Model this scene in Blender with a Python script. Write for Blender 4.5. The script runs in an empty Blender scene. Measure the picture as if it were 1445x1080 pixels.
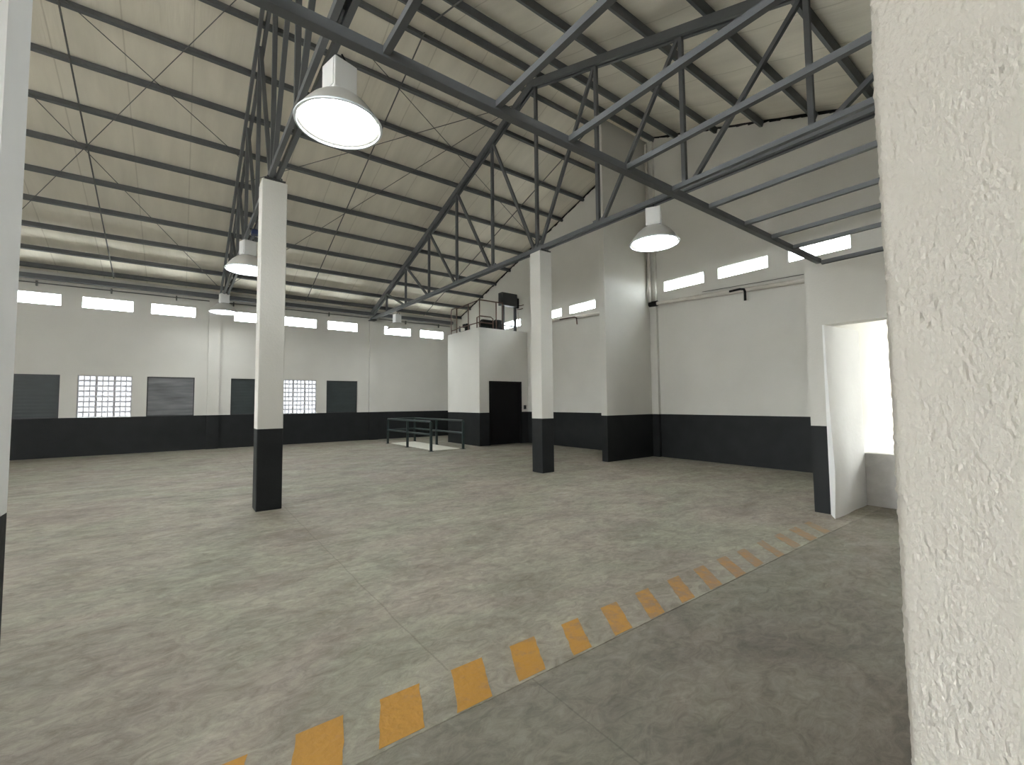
import bpy, math, random
from mathutils import Vector, Matrix, noise
random.seed(7)
D = bpy.data
C = bpy.context.scene.collection
S = bpy.context.scene

# ------------------------------------------------------------------ camera
F_PX, W_PX, H_PX = 618.642, 1445.0, 1080.0
CX, CY = 706.695, 535.537
yaw, pit, rol = (math.radians(a) for a in (35.943, 3.042, -0.477))
fw = Vector((math.sin(yaw) * math.cos(pit), math.cos(yaw) * math.cos(pit), math.sin(pit)))
rt0 = Vector((math.cos(yaw), -math.sin(yaw), 0))
up0 = rt0.cross(fw)
rt = math.cos(rol) * rt0 + math.sin(rol) * up0
up = math.cos(rol) * up0 - math.sin(rol) * rt0
cd = D.cameras.new('camera')
co = D.objects.new('camera', cd)
C.objects.link(co)
m = Matrix((rt, up, -fw)).transposed().to_4x4()
m.translation = (0, 0, 1.6)
co.matrix_world = m
cd.sensor_fit = 'HORIZONTAL'
cd.sensor_width = 36
cd.lens = F_PX / W_PX * 36
cd.shift_x = (W_PX / 2 - CX) / W_PX
cd.shift_y = (CY - H_PX / 2) / W_PX
cd.clip_start = 0.02
S.camera = co

# ------------------------------------------------------------------ world and exposure
w = D.worlds.new('overcast_sky')
S.world = w
w.use_nodes = True
bg = w.node_tree.nodes['Background']
bg.inputs[0].default_value = (0.93, 0.97, 1.0, 1)
bg.inputs[1].default_value = 16.0
S.view_settings.view_transform = 'Standard'
S.view_settings.look = 'None'
S.view_settings.gamma = 1
S.view_settings.use_curve_mapping = False
S.view_settings.exposure = 1.1
LAMP = 18.0

# ------------------------------------------------------------------ materials
def mat(name, col, rough=0.6, metal=0.0, var=0.0, vscale=3.0, bump=0.0, bscale=60.0, stretch=(1, 1, 1), col2=None, spec=0.5):
    mt = D.materials.new(name)
    mt.use_nodes = True
    nt = mt.node_tree
    b = nt.nodes['Principled BSDF']
    b.inputs['Base Color'].default_value = (*col, 1)
    b.inputs['Roughness'].default_value = rough
    b.inputs['Metallic'].default_value = metal
    b.inputs['Specular IOR Level'].default_value = spec
    tc = nt.nodes.new('ShaderNodeTexCoord')
    mp = nt.nodes.new('ShaderNodeMapping')
    mp.inputs['Scale'].default_value = stretch
    nt.links.new(tc.outputs['Object'], mp.inputs[0])
    if var > 0 or col2:
        n = nt.nodes.new('ShaderNodeTexNoise')
        n.inputs['Scale'].default_value = vscale
        n.inputs['Detail'].default_value = 6
        nt.links.new(mp.outputs[0], n.inputs['Vector'])
        r = nt.nodes.new('ShaderNodeValToRGB')
        r.color_ramp.elements[0].position = 0.3
        r.color_ramp.elements[1].position = 0.7
        c2 = col2 or tuple(c * (1 - var) for c in col)
        r.color_ramp.elements[0].color = (*c2, 1)
        r.color_ramp.elements[1].color = (*col, 1)
        nt.links.new(n.outputs[0], r.inputs[0])
        nt.links.new(r.outputs[0], b.inputs['Base Color'])
    if bump > 0:
        n = nt.nodes.new('ShaderNodeTexNoise')
        n.inputs['Scale'].default_value = bscale
        n.inputs['Detail'].default_value = 4
        nt.links.new(mp.outputs[0], n.inputs['Vector'])
        bp = nt.nodes.new('ShaderNodeBump')
        bp.inputs['Strength'].default_value = bump
        bp.inputs['Distance'].default_value = 0.02
        nt.links.new(n.outputs[0], bp.inputs['Height'])
        nt.links.new(bp.outputs[0], b.inputs['Normal'])
    return mt

M = {}
M['white'] = mat('white_wall_paint', (0.62, 0.605, 0.555), 0.75, var=0.07, vscale=0.9, bump=0.15, bscale=40)
M['dado'] = mat('charcoal_dado_paint', (0.019, 0.0205, 0.0207), 0.6, spec=0.2, var=0.25, vscale=2.5, bump=0.12, bscale=30)
M['jamb_white'] = mat('white_plaster', (0.86, 0.86, 0.845), 0.8, var=0.06, vscale=2.0, bump=0.2, bscale=12)
M['plaster'] = mat('textured_plaster', (0.70, 0.655, 0.58), 0.85, var=0.05, vscale=6, bump=0.3, bscale=220, stretch=(1, 1, 0.55))
M['raw'] = mat('cement_render', (0.66, 0.64, 0.61), 0.9, var=0.2, vscale=5, bump=0.4, bscale=25)
M['steel'] = mat('grey_painted_steel', (0.105, 0.112, 0.118), 0.5, var=0.12, vscale=6)
M['darksteel'] = mat('dark_steel', (0.03, 0.031, 0.033), 0.45, var=0.15, vscale=8)
M['rod'] = mat('dull_rod_steel', (0.10, 0.10, 0.095), 0.5)
M['rust'] = mat('rusty_pipe', (0.13, 0.075, 0.055), 0.7, var=0.4, vscale=12)
M['greensteel'] = mat('dark_green_steel', (0.022, 0.036, 0.036), 0.42, var=0.25, vscale=3)
M['shutter_green'] = mat('green_grey_shutter', (0.030, 0.041, 0.041), 0.5, var=0.25, vscale=2.2, stretch=(1, 1, 3))
M['shutter_grey'] = mat('worn_grey_shutter', (0.20, 0.205, 0.21), 0.4, col2=(0.085, 0.09, 0.093), vscale=1.8, stretch=(.5, 1, 4))
M['lampgrey'] = mat('lamp_housing_grey', (0.66, 0.66, 0.64), 0.45)
M['reflector'] = mat('reflector_aluminium', (0.62, 0.61, 0.58), 0.38, metal=0.35)
M['ring'] = mat('lamp_ring', (0.75, 0.80, 0.82), 0.35)
M['cream'] = mat('cream_panel', (0.80, 0.78, 0.68), 0.6, var=0.06, vscale=3)
M['pipe'] = mat('painted_pipe', (0.60, 0.56, 0.50), 0.5, var=0.12, vscale=4)
M['black'] = mat('black_iron', (0.006, 0.0055, 0.0055), 0.6, spec=0.2)
M['frame'] = mat('white_window_frame', (0.75, 0.75, 0.73), 0.5)
tm = D.materials.new('sky_dimmer_sheet'); tm.use_nodes = True
nt = tm.node_tree; nt.nodes.clear()
out = nt.nodes.new('ShaderNodeOutputMaterial'); tl = nt.nodes.new('ShaderNodeBsdfTranslucent'); tl.inputs[0].default_value = (0.26, 0.262, 0.27, 1)
nt.links.new(tl.outputs[0], out.inputs[0]); M['sky_dimmer'] = tm
M['block'] = mat('vent_block_cement', (0.42, 0.405, 0.41), 0.85, var=0.1, vscale=9)
M['room_dark'] = mat('painted_room_dark', (0.05, 0.05, 0.048), 0.8)  # dark colour stands in for the lack of light inside the booth
M['ground'] = mat('outdoor_ground', (0.42, 0.40, 0.37), 0.95, var=0.2, vscale=0.4)
M['blue'] = mat('blue_junction_box', (0.018, 0.03, 0.08), 0.5)

# lamp lens
lm = D.materials.new('lit_lens'); lm.use_nodes = True
nt = lm.node_tree; nt.nodes.clear()
out = nt.nodes.new('ShaderNodeOutputMaterial'); em = nt.nodes.new('ShaderNodeEmission')
em.inputs[0].default_value = (0.93, 0.98, 1.0, 1); em.inputs[1].default_value = LAMP
nt.links.new(em.outputs[0], out.inputs[0]); M['lens'] = lm

# window glass : thin pane
g = D.materials.new('thin_glass'); g.use_nodes = True
nt = g.node_tree; nt.nodes.clear()
out = nt.nodes.new('ShaderNodeOutputMaterial'); mx = nt.nodes.new('ShaderNodeMixShader')
tr = nt.nodes.new('ShaderNodeBsdfTransparent'); gl = nt.nodes.new('ShaderNodeBsdfGlossy')
tr.inputs[0].default_value = (0.93, 0.95, 0.95, 1); gl.inputs['Roughness'].default_value = 0.03
mx.inputs[0].default_value = 0.07
nt.links.new(tr.outputs[0], mx.inputs[1]); nt.links.new(gl.outputs[0], mx.inputs[2])
nt.links.new(mx.outputs[0], out.inputs[0]); M['glass'] = g

# roof insulation foil
def foil():
    mt = mat('silver_insulation_foil', (0.56, 0.52, 0.44), 0.48, metal=0.25)
    nt = mt.node_tree; b = nt.nodes['Principled BSDF']
    tc = nt.nodes.new('ShaderNodeTexCoord')
    sp = nt.nodes.new('ShaderNodeSeparateXYZ'); nt.links.new(tc.outputs['Object'], sp.inputs[0])
    n = nt.nodes.new('ShaderNodeTexNoise'); n.inputs['Scale'].default_value = 1.0; n.inputs['Detail'].default_value = 5
    mp = nt.nodes.new('ShaderNodeMapping'); mp.inputs['Scale'].default_value = (3.0, 0.6, 0.6)
    nt.links.new(tc.outputs['Object'], mp.inputs[0]); nt.links.new(mp.outputs[0], n.inputs['Vector'])
    r = nt.nodes.new('ShaderNodeValToRGB')
    r.color_ramp.elements[0].position = 0.25; r.color_ramp.elements[0].color = (0.70, 0.66, 0.565, 1)
    r.color_ramp.elements[1].position = 0.75; r.color_ramp.elements[1].color = (0.84, 0.795, 0.69, 1)
    nt.links.new(n.outputs[0], r.inputs[0])
    # sheet laps along the slope every 1.1 m
    md = nt.nodes.new('ShaderNodeMath'); md.operation = 'PINGPONG'; md.inputs[1].default_value = 0.55
    nt.links.new(sp.outputs[0], md.inputs[0])
    ls = nt.nodes.new('ShaderNodeMath'); ls.operation = 'LESS_THAN'; ls.inputs[1].default_value = 0.012
    nt.links.new(md.outputs[0], ls.inputs[0])
    mx = nt.nodes.new('ShaderNodeMixRGB'); mx.blend_type = 'MULTIPLY'; mx.inputs[2].default_value = (0.82, 0.81, 0.79, 1)
    nt.links.new(ls.outputs[0], mx.inputs[0]); nt.links.new(r.outputs[0], mx.inputs[1])
    nt.links.new(mx.outputs[0], b.inputs['Base Color'])
    wv = nt.nodes.new('ShaderNodeTexNoise'); wv.inputs['Scale'].default_value = 1.0; wv.inputs['Detail'].default_value = 3
    mp2 = nt.nodes.new('ShaderNodeMapping'); mp2.inputs['Scale'].default_value = (14, 1.2, 1.2)
    nt.links.new(tc.outputs['Object'], mp2.inputs[0]); nt.links.new(mp2.outputs[0], wv.inputs['Vector'])
    bp = nt.nodes.new('ShaderNodeBump'); bp.inputs['Strength'].default_value = 0.15; bp.inputs['Distance'].default_value = 0.05
    nt.links.new(wv.outputs[0], bp.inputs['Height']); nt.links.new(bp.outputs[0], b.inputs['Normal'])
    return mt
M['foil'] = foil()

# concrete floor
def concrete(name, joints):
    mt = D.materials.new(name); mt.use_nodes = True
    nt = mt.node_tree; b = nt.nodes['Principled BSDF']; N = nt.nodes.new; L = nt.links.new
    tc = N('ShaderNodeTexCoord')
    def nz(scale, detail, sc=(1, 1, 1), rough=0.6, dist=0.0):
        mp = N('ShaderNodeMapping'); mp.inputs['Scale'].default_value = sc
        mp.inputs['Rotation'].default_value = (0, 0, 0.5)
        L(tc.outputs['Object'], mp.inputs[0])
        n = N('ShaderNodeTexNoise'); n.inputs['Scale'].default_value = scale; n.inputs['Detail'].default_value = detail
        n.inputs['Roughness'].default_value = rough; n.inputs['Distortion'].default_value = dist
        L(mp.outputs[0], n.inputs['Vector']); return n.outputs[0]
    def ramp(src, p0, c0, p1, c1):
        r = N('ShaderNodeValToRGB'); e = r.color_ramp.elements
        e[0].position, e[0].color, e[1].position, e[1].color = p0, (*c0, 1), p1, (*c1, 1)
        L(src, r.inputs[0]); return r.outputs[0]
    def mix(kind, fac, a, c):
        x = N('ShaderNodeMixRGB'); x.blend_type = kind
        if isinstance(fac, float): x.inputs[0].default_value = fac
        else: L(fac, x.inputs[0])
        if isinstance(a, tuple): x.inputs[1].default_value = (*a, 1)
        else: L(a, x.inputs[1])
        if isinstance(c, tuple): x.inputs[2].default_value = (*c, 1)
        else: L(c, x.inputs[2])
        return x.outputs[0]
    big = ramp(nz(0.55, 6, (1, 1.3, 1), 0.6, 0.8), 0.38, (0.405, 0.358, 0.300), 0.62, (0.384, 0.374, 0.294))
    base = mix('MULTIPLY', 1.0, big, ramp(nz(1.1, 9, (1, 1.5, 1), 0.68, 0.9), 0.3, (0.66, 0.65, 0.64), 0.72, (1.14, 1.14, 1.14)))
    base = mix('MULTIPLY', 1.0, base, ramp(nz(6.5, 10, (1, 1.8, 1), 0.75, 1.1), 0.30, (0.60, 0.59, 0.58), 0.66, (1.16, 1.16, 1.16)))
    # dark stains
    base = mix('MULTIPLY', ramp(nz(0.8, 6, (1, 1, 1), 0.6, 1.5), 0.58, (0, 0, 0), 0.75, (0.5, 0.5, 0.5)), base, (0.62, 0.60, 0.56))
    # pale scuffs
    base = mix('MIX', ramp(nz(3.2, 8, (1, 3.5, 1), 0.7, 1.0), 0.62, (0, 0, 0), 0.80, (0.4, 0.4, 0.4)), base, (0.52, 0.50, 0.45))
    if joints:
        sp = N('ShaderNodeSeparateXYZ'); L(tc.outputs['Object'], sp.inputs[0])
        # the aisle slab is darker concrete, toned down further in place of shade
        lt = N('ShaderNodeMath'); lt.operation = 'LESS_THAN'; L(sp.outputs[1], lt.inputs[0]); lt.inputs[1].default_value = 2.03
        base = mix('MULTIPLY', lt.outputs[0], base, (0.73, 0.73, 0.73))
        wob = nz(2.0, 3)
        wm = N('ShaderNodeMath'); wm.operation = 'MULTIPLY_ADD'; L(wob, wm.inputs[0]); wm.inputs[1].default_value = 0.05; wm.inputs[2].default_value = -0.025
        for ax, pos, lo, hi, wid in joints:
            o1 = 'XY'.index(ax)
            ad = N('ShaderNodeMath'); ad.operation = 'ADD'; L(sp.outputs[o1], ad.inputs[0]); L(wm.outputs[0], ad.inputs[1])
            cp = N('ShaderNodeMath'); cp.operation = 'COMPARE'; L(ad.outputs[0], cp.inputs[0]); cp.inputs[1].default_value = pos; cp.inputs[2].default_value = wid
            cg = N('ShaderNodeMath'); cg.operation = 'COMPARE'; L(sp.outputs[1 - o1], cg.inputs[0]); cg.inputs[1].default_value = (lo + hi) / 2; cg.inputs[2].default_value = (hi - lo) / 2
            ml = N('ShaderNodeMath'); ml.operation = 'MULTIPLY'; L(cp.outputs[0], ml.inputs[0]); L(cg.outputs[0], ml.inputs[1])
            m2 = N('ShaderNodeMath'); m2.operation = 'MULTIPLY'; L(ml.outputs[0], m2.inputs[0]); m2.inputs[1].default_value = 0.28
            base = mix('MULTIPLY', m2.outputs[0], base, (0.3, 0.29, 0.27))
    L(base, b.inputs['Base Color'])
    rg = N('ShaderNodeMapRange'); L(nz(2.0, 6, (1, 2, 1)), rg.inputs[0])
    rg.inputs[1].default_value = 0.3; rg.inputs[2].default_value = 0.7; rg.inputs[3].default_value = 0.5; rg.inputs[4].default_value = 0.78
    L(rg.outputs[0], b.inputs['Roughness'])
    b.inputs['Specular IOR Level'].default_value = 0.35
    bp = N('ShaderNodeBump'); bp.inputs['Strength'].default_value = 0.45; bp.inputs['Distance'].default_value = 0.03
    L(nz(8.0, 10, (1, 1.8, 1), 0.75, 1.1), bp.inputs['Height']); L(bp.outputs[0], b.inputs['Normal'])
    return mt
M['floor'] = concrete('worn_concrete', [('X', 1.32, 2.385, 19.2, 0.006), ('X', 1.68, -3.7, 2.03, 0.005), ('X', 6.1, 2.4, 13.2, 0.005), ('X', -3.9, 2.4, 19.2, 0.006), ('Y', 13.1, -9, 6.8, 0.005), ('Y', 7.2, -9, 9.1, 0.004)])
M['strip'] = concrete('strip_concrete', None)

# worn yellow paint
def yellow():
    mt = D.materials.new('worn_yellow_paint'); mt.use_nodes = True
    nt = mt.node_tree; b = nt.nodes['Principled BSDF']; N = nt.nodes.new; L = nt.links.new
    geo = N('ShaderNodeNewGeometry')
    sp = N('ShaderNodeSeparateXYZ'); L(geo.outputs['Position'], sp.inputs[0])
    n = N('ShaderNodeTexNoise'); n.inputs['Scale'].default_value = 9; n.inputs['Detail'].default_value = 8; n.inputs['Roughness'].default_value = 0.7
    L(geo.outputs['Position'], n.inputs['Vector'])
    # paint is more worn further along the strip, where vehicles cross
    wr = N('ShaderNodeMapRange'); L(sp.outputs[0], wr.inputs[0])
    wr.inputs[1].default_value = 0.4; wr.inputs[2].default_value = 5.5; wr.inputs[3].default_value = -0.22; wr.inputs[4].default_value = 0.17
    ad = N('ShaderNodeMath'); ad.operation = 'ADD'; L(n.outputs[0], ad.inputs[0]); L(wr.outputs[0], ad.inputs[1])
    r = N('ShaderNodeValToRGB'); e = r.color_ramp.elements
    e[0].position = 0.40; e[0].color = (0.50, 0.25, 0.032, 1); e[1].position = 0.78; e[1].color = (0.28, 0.23, 0.165, 1)
    e2 = e.new(0.55); e2.color = (0.36, 0.205, 0.08, 1)
    L(ad.outputs[0], r.inputs[0]); L(r.outputs[0], b.inputs['Base Color'])
    b.inputs['Roughness'].default_value = 0.6
    bp = N('ShaderNodeBump'); bp.inputs['Strength'].default_value = 0.4; bp.inputs['Distance'].default_value = 0.02
    n2 = N('ShaderNodeTexNoise'); n2.inputs['Scale'].default_value = 25; n2.inputs['Detail'].default_value = 6
    L(geo.outputs['Position'], n2.inputs['Vector']); L(n2.outputs[0], bp.inputs['Height']); L(bp.outputs[0], b.inputs['Normal'])
    return mt
M['yellow'] = yellow()

# ------------------------------------------------------------------ mesh helpers
class MB:
    def __init__(s): s.v = []; s.f = []; s.m = []
    def quad(s, a, b, c, d, mi=0):
        k = len(s.v); s.v += [tuple(a), tuple(b), tuple(c), tuple(d)]; s.f.append((k, k + 1, k + 2, k + 3)); s.m.append(mi)
    def box(s, x0, x1, y0, y1, z0, z1, mi=0):
        k = len(s.v)
        s.v += [(x, y, z) for z in (z0, z1) for y in (y0, y1) for x in (x0, x1)]
        for q in ((0, 2, 3, 1), (4, 5, 7, 6), (0, 1, 5, 4), (2, 6, 7, 3), (0, 4, 6, 2), (1, 3, 7, 5)):
            s.f.append(tuple(k + i for i in q)); s.m.append(mi)
        return s
    def bar(s, a, b, wd, ht, upv=(0, 0, 1), mi=0):      # rectangular bar from a to b
        a, b = Vector(a), Vector(b); d = (b - a).normalized(); u = Vector(upv)
        if abs(d.dot(u)) > 0.99: u = Vector((0, 1, 0))
        sd = d.cross(u).normalized() * wd / 2; u2 = sd.cross(d).normalized() * ht / 2
        k = len(s.v)
        for p in (a, b):
            s.v += [tuple(p - sd - u2), tuple(p + sd - u2), tuple(p + sd + u2), tuple(p - sd + u2)]
        for q in ((3, 2, 1, 0), (4, 5, 6, 7), (0, 1, 5, 4), (1, 2, 6, 5), (2, 3, 7, 6), (3, 0, 4, 7)):
            s.f.append(tuple(k + i for i in q)); s.m.append(mi)
        return s
    def tube(s, pts, r, n=8, mi=0):                      # round tube through points
        pts = [Vector(p) for p in pts]; rings = []
        prev = None
        for i, p in enumerate(pts):
            t = ((pts[min(i + 1, len(pts) - 1)] - pts[max(i - 1, 0)])).normalized()
            u = prev if prev is not None else (Vector((0, 0, 1)) if abs(t.z) < 0.9 else Vector((1, 0, 0)))
            sd = t.cross(u).normalized(); u = sd.cross(t).normalized(); prev = u
            k = len(s.v); rings.append(k)
            for j in range(n):
                a = 2 * math.pi * j / n
                s.v.append(tuple(p + r * (math.cos(a) * sd + math.sin(a) * u)))
        for a, b in zip(rings, rings[1:]):
            for j in range(n):
                s.f.append((a + j, a + (j + 1) % n, b + (j + 1) % n, b + j)); s.m.append(mi)
        s.f.append(tuple(rings[0] + j for j in reversed(range(n)))); s.m.append(mi)
        s.f.append(tuple(rings[-1] + j for j in range(n))); s.m.append(mi)
        return s
    def lathe(s, prof, n=40, mi=0, c=(0, 0, 0)):
        k = len(s.v)
        for r, z in prof:
            for j in range(n):
                a = 2 * math.pi * j / n; s.v.append((c[0] + r * math.cos(a), c[1] + r * math.sin(a), c[2] + z))
        for i in range(len(prof) - 1):
            for j in range(n):
                s.f.append((k + i * n + j, k + i * n + (j + 1) % n, k + (i + 1) * n + (j + 1) % n, k + (i + 1) * n + j)); s.m.append(mi)
        return s
    def prism(s, poly, off, mi=0):                       # planar polygon extruded by vector
        n = len(poly); k = len(s.v); o = Vector(off)
        s.v += [tuple(p) for p in poly] + [tuple(Vector(p) + o) for p in poly]
        s.f.append(tuple(range(k, k + n))); s.m.append(mi)
        s.f.append(tuple(range(k + 2 * n - 1, k + n - 1, -1))); s.m.append(mi)
        for i in range(n):
            j = (i + 1) % n; s.f.append((k + j, k + i, k + n + i, k + n + j)); s.m.append(mi)
        return s
    def mesh(s, name, mats, smooth=False, bevel=0):
        import bmesh
        me = D.meshes.new(name); me.from_pydata(s.v, [], s.f)
        for mt in (mats if isinstance(mats, (list, tuple)) else [mats]): me.materials.append(M[mt])
        me.polygons.foreach_set('material_index', s.m)
        bm = bmesh.new(); bm.from_mesh(me)
        bmesh.ops.remove_doubles(bm, verts=bm.verts, dist=1e-5)
        if bevel: bmesh.ops.bevel(bm, geom=bm.edges[:], offset=bevel, segments=2, affect='EDGES', profile=0.6)
        bmesh.ops.recalc_face_normals(bm, faces=bm.faces)
        bm.to_mesh(me); bm.free()
        if smooth:
            me.polygons.foreach_set('use_smooth', [True] * len(me.polygons))
            try: me.set_sharp_from_angle(angle=math.radians(40))
            except Exception: pass
        me.update(); return me

def obj(name, me, parent=None, loc=None, rotz=0):
    o = D.objects.new(name, me); C.objects.link(o)
    if parent: o.parent = parent
    if loc: o.location = loc
    if rotz: o.rotation_euler.z = rotz
    return o
def tag(o, label, cat, group=None, kind=None):
    o['label'] = label; o['category'] = cat
    if group: o['group'] = group
    if kind: o['kind'] = kind
    return o
def thing(name, loc, label, cat, group=None, kind=None):
    o = D.objects.new(name, None); C.objects.link(o); o.location = loc; o.empty_display_size = 0.2
    return tag(o, label, cat, group, kind)
def struct(name, mb, mats, label, cat, **k):
    return tag(obj(name, mb.mesh(name, mats, **k)), label, cat, kind='structure')

HD = 1.23           # height of the dark dado
# wall built of cells: front face on the d=0 plane, thickness th along +d
def cells(us, zs, empty, P, th, mi_of):
    mb = MB(); nu, nz_ = len(us) - 1, len(zs) - 1
    sol = [[not empty((us[i] + us[i + 1]) / 2, (zs[j] + zs[j + 1]) / 2) for j in range(nz_)] for i in range(nu)]
    S_ = lambda i, j: 0 <= i < nu and 0 <= j < nz_ and sol[i][j]
    for i in range(nu):
        for j in range(nz_):
            if not sol[i][j]: continue
            a, b, c, d = us[i], us[i + 1], zs[j], zs[j + 1]; mi = mi_of((a + b) / 2, (c + d) / 2)
            mb.quad(P(a, c, 0), P(b, c, 0), P(b, d, 0), P(a, d, 0), mi)
            mb.quad(P(a, c, th), P(a, d, th), P(b, d, th), P(b, c, th), mi)
            if not S_(i - 1, j): mb.quad(P(a, c, 0), P(a, d, 0), P(a, d, th), P(a, c, th), mi)
            if not S_(i + 1, j): mb.quad(P(b, c, 0), P(b, c, th), P(b, d, th), P(b, d, 0), mi)
            if not S_(i, j - 1): mb.quad(P(a, c, 0), P(a, c, th), P(b, c, th), P(b, c, 0), mi)
            if not S_(i, j + 1): mb.quad(P(a, d, 0), P(b, d, 0), P(b, d, th), P(a, d, th), mi)
    return mb
def wall_cells(u0, u1, z0, z1, holes, P, th, dado=True):
    us = sorted({u0, u1, *[h[0] for h in holes], *[h[1] for h in holes]})
    zs = sorted({z0, z1, *([HD] if dado and z0 < HD < z1 else []), *[h[2] for h in holes], *[h[3] for h in holes]})
    emp = lambda u, z: any(h[0] < u < h[1] and h[2] < z < h[3] for h in holes)
    return cells(us, zs, emp, P, th, lambda u, z: 1 if dado and z < HD else 0)

# ------------------------------------------------------------------ dimensions (metres)
YN, XE, XW, YS = 19.29, 11.26, -10.3, -3.75     # inner faces of the outer walls
RY = 7.85                                       # ridge line
TX = (1.09, 6.77)                               # trusses
def zp(y):                                      # underside of purlins / top of truss chords
    return 9.54 - 0.339 * (y - RY) if y >= RY else 9.45 - 0.372 * (RY - y)

# ------------------------------------------------------------------ ground, floor
struct('ground', MB().box(-120, 140, -120, 140, -0.5, -0.16), 'ground', 'pale paved ground outside the hall', 'ground')
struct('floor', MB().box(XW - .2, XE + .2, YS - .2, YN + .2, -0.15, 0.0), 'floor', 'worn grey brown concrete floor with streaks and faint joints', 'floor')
strip = struct('trim_1', MB().box(-0.49, 7.2, 2.03, 2.385, -0.02, 0.004), 'strip', 'narrow concrete threshold strip painted with worn yellow bars', 'threshold')
edges = [(0.06, 0.275), (0.485, 0.71), (0.90, 1.13), (1.34, 1.555), (1.775, 1.98), (2.24, 2.405), (2.66, 2.845), (3.085, 3.26), (3.53, 3.71), (3.96, 4.14), (4.38, 4.56), (4.78, 4.95), (5.25, 5.39), (5.68, 5.85), (6.10, 6.30), (6.55, 6.72)]
for i, (a, b) in enumerate(edges):
    mb = MB(); n = 7
    lo, hi = 2.035 + random.uniform(0, .02), 2.382 - random.uniform(0, .012)
    sk = -min(.30, .07 + .062 * a)
    L_, R_ = [], []
    for k in range(n + 1):
        t = k / n; y = lo + (hi - lo) * t
        L_.append((a + sk * (1 - t) + random.uniform(-.005, .005), y)); R_.append((b + sk * (1 - t) + random.uniform(-.005, .005), y))
    poly = [(x, y, 0.0042) for x, y in L_] + [(x, y, 0.0042) for x, y in reversed(R_)]
    mb.prism(list(reversed(poly)), (0, 0, 0.0015))
    obj('yellow_stripe', mb.mesh('yellow_stripe', 'yellow'), strip)

# ------------------------------------------------------------------ walls
BAY = 5.68
# north wall : strip windows, vents, shutters
clr = [(-2.73, -1.43), (-0.98, 0.31), (1.49, 2.79), (3.21, 4.48), (4.90, 6.20), (7.40, 8.73), (9.20, 10.48), (-4.50, -3.19), (-6.5, -5.2), (-8.4, -7.1)]  # the last pair, out of view, is added for more daylight
CZ = (4.775, 5.155)
low = [(-4.46, -3.15, 'shutter_green'), (-2.75, -1.40, 'vent'), (-1.01, 0.33, 'shutter_grey'), (1.45, 2.78, 'shutter_green'), (3.17, 4.50, 'vent'), (4.90, 6.20, 'shutter_green')]
LZ = (1.23, 2.595)
holes = [(a, b, *CZ) for a, b in clr] + [(a, b, *LZ) for a, b, k in low]
Pn = lambda u, z, d: (u, YN + d, z)
struct('wall_north', wall_cells(XW, XE + .2, 0, 5.86, holes, Pn, 0.13), ['white', 'dado'], 'long white wall with charcoal dado, shutters and a row of strip windows', 'wall')
# east gable wall
ec = [(14.10, 15.50), (11.66, 12.92), (10.03, 11.28), (6.19, 7.42), (4.59, 5.83), (2.98, 4.18)]
EZ = (4.775, 5.09)
Pe = lambda u, z, d: (XE + d, u, z)
mbw = wall_cells(2.3, YN, 0, 5.3, [(a, b, *EZ) for a, b in ec], Pe, 0.13)
g = [(XE, YN, 5.3), (XE, YN, zp(YN) + .20), (XE, RY, zp(RY) + .20), (XE, RY - .01, zp(RY - .01) + .20), (XE, YS, zp(YS) + .20), (XE, YS, 3.62), (XE, 2.3, 3.62), (XE, 2.3, 5.3)]
mbw.prism(g, (0.13, 0, 0), 0)
struct('wall_east', mbw, ['white', 'dado'], 'tall white gable wall with charcoal dado and high strip windows', 'wall')
# unseen outer walls : west with a loading door, both with openings added for daylight
Pw = lambda u, z, d: (XW - d, u, z)
struct('wall_west', wall_cells(YS, YN, 0, 5.1, [(5.0, 9.4, 0, 2.3), (-2.5, 4.0, 4.3, 5.0), (4.8, 11.0, 4.45, 5.0)], Pw, 0.22).prism([(XW, YN, 5.1), (XW, YN, zp(YN) + .2), (XW, RY, zp(RY) + .2), (XW, YS, zp(YS) + .2), (XW, YS, 5.1)], (-0.22, 0, 0)), ['white', 'dado'], 'white gable end wall with a loading doorway and high openings added for daylight, behind the viewer', 'wall')
Ps = lambda u, z, d: (u, YS - d, z)
struct('wall_south', wall_cells(XW, XE + .2, 0, 5.36, [(-4.2, -2.3, 0.9, 3.0)] + [(-9.5 + 3.2 * k, -7.0 + 3.2 * k, 4.1, 5.2) for k in range(2)], Ps, 0.22), ['white', 'dado'], 'white back wall behind the viewer with openings added for daylight', 'wall')  # openings added out of view to brighten the near wall and partition
# partition fin
FX, FY0, FY1 = 9.178, 7.838, 8.035
mb = MB().box(FX, XE, FY0, FY1, 0, HD, 1)
mb.prism([(FX, FY0, HD), (XE, FY0, HD), (XE, FY0, zp(FY0) + .02), (FX, FY0, zp(FY0) + .02)], (0, FY1 - FY0, 0), 0)
struct('wall_partition', mb, ['white', 'dado'], 'white partition wall with charcoal dado projecting to the ridge', 'wall')
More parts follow.
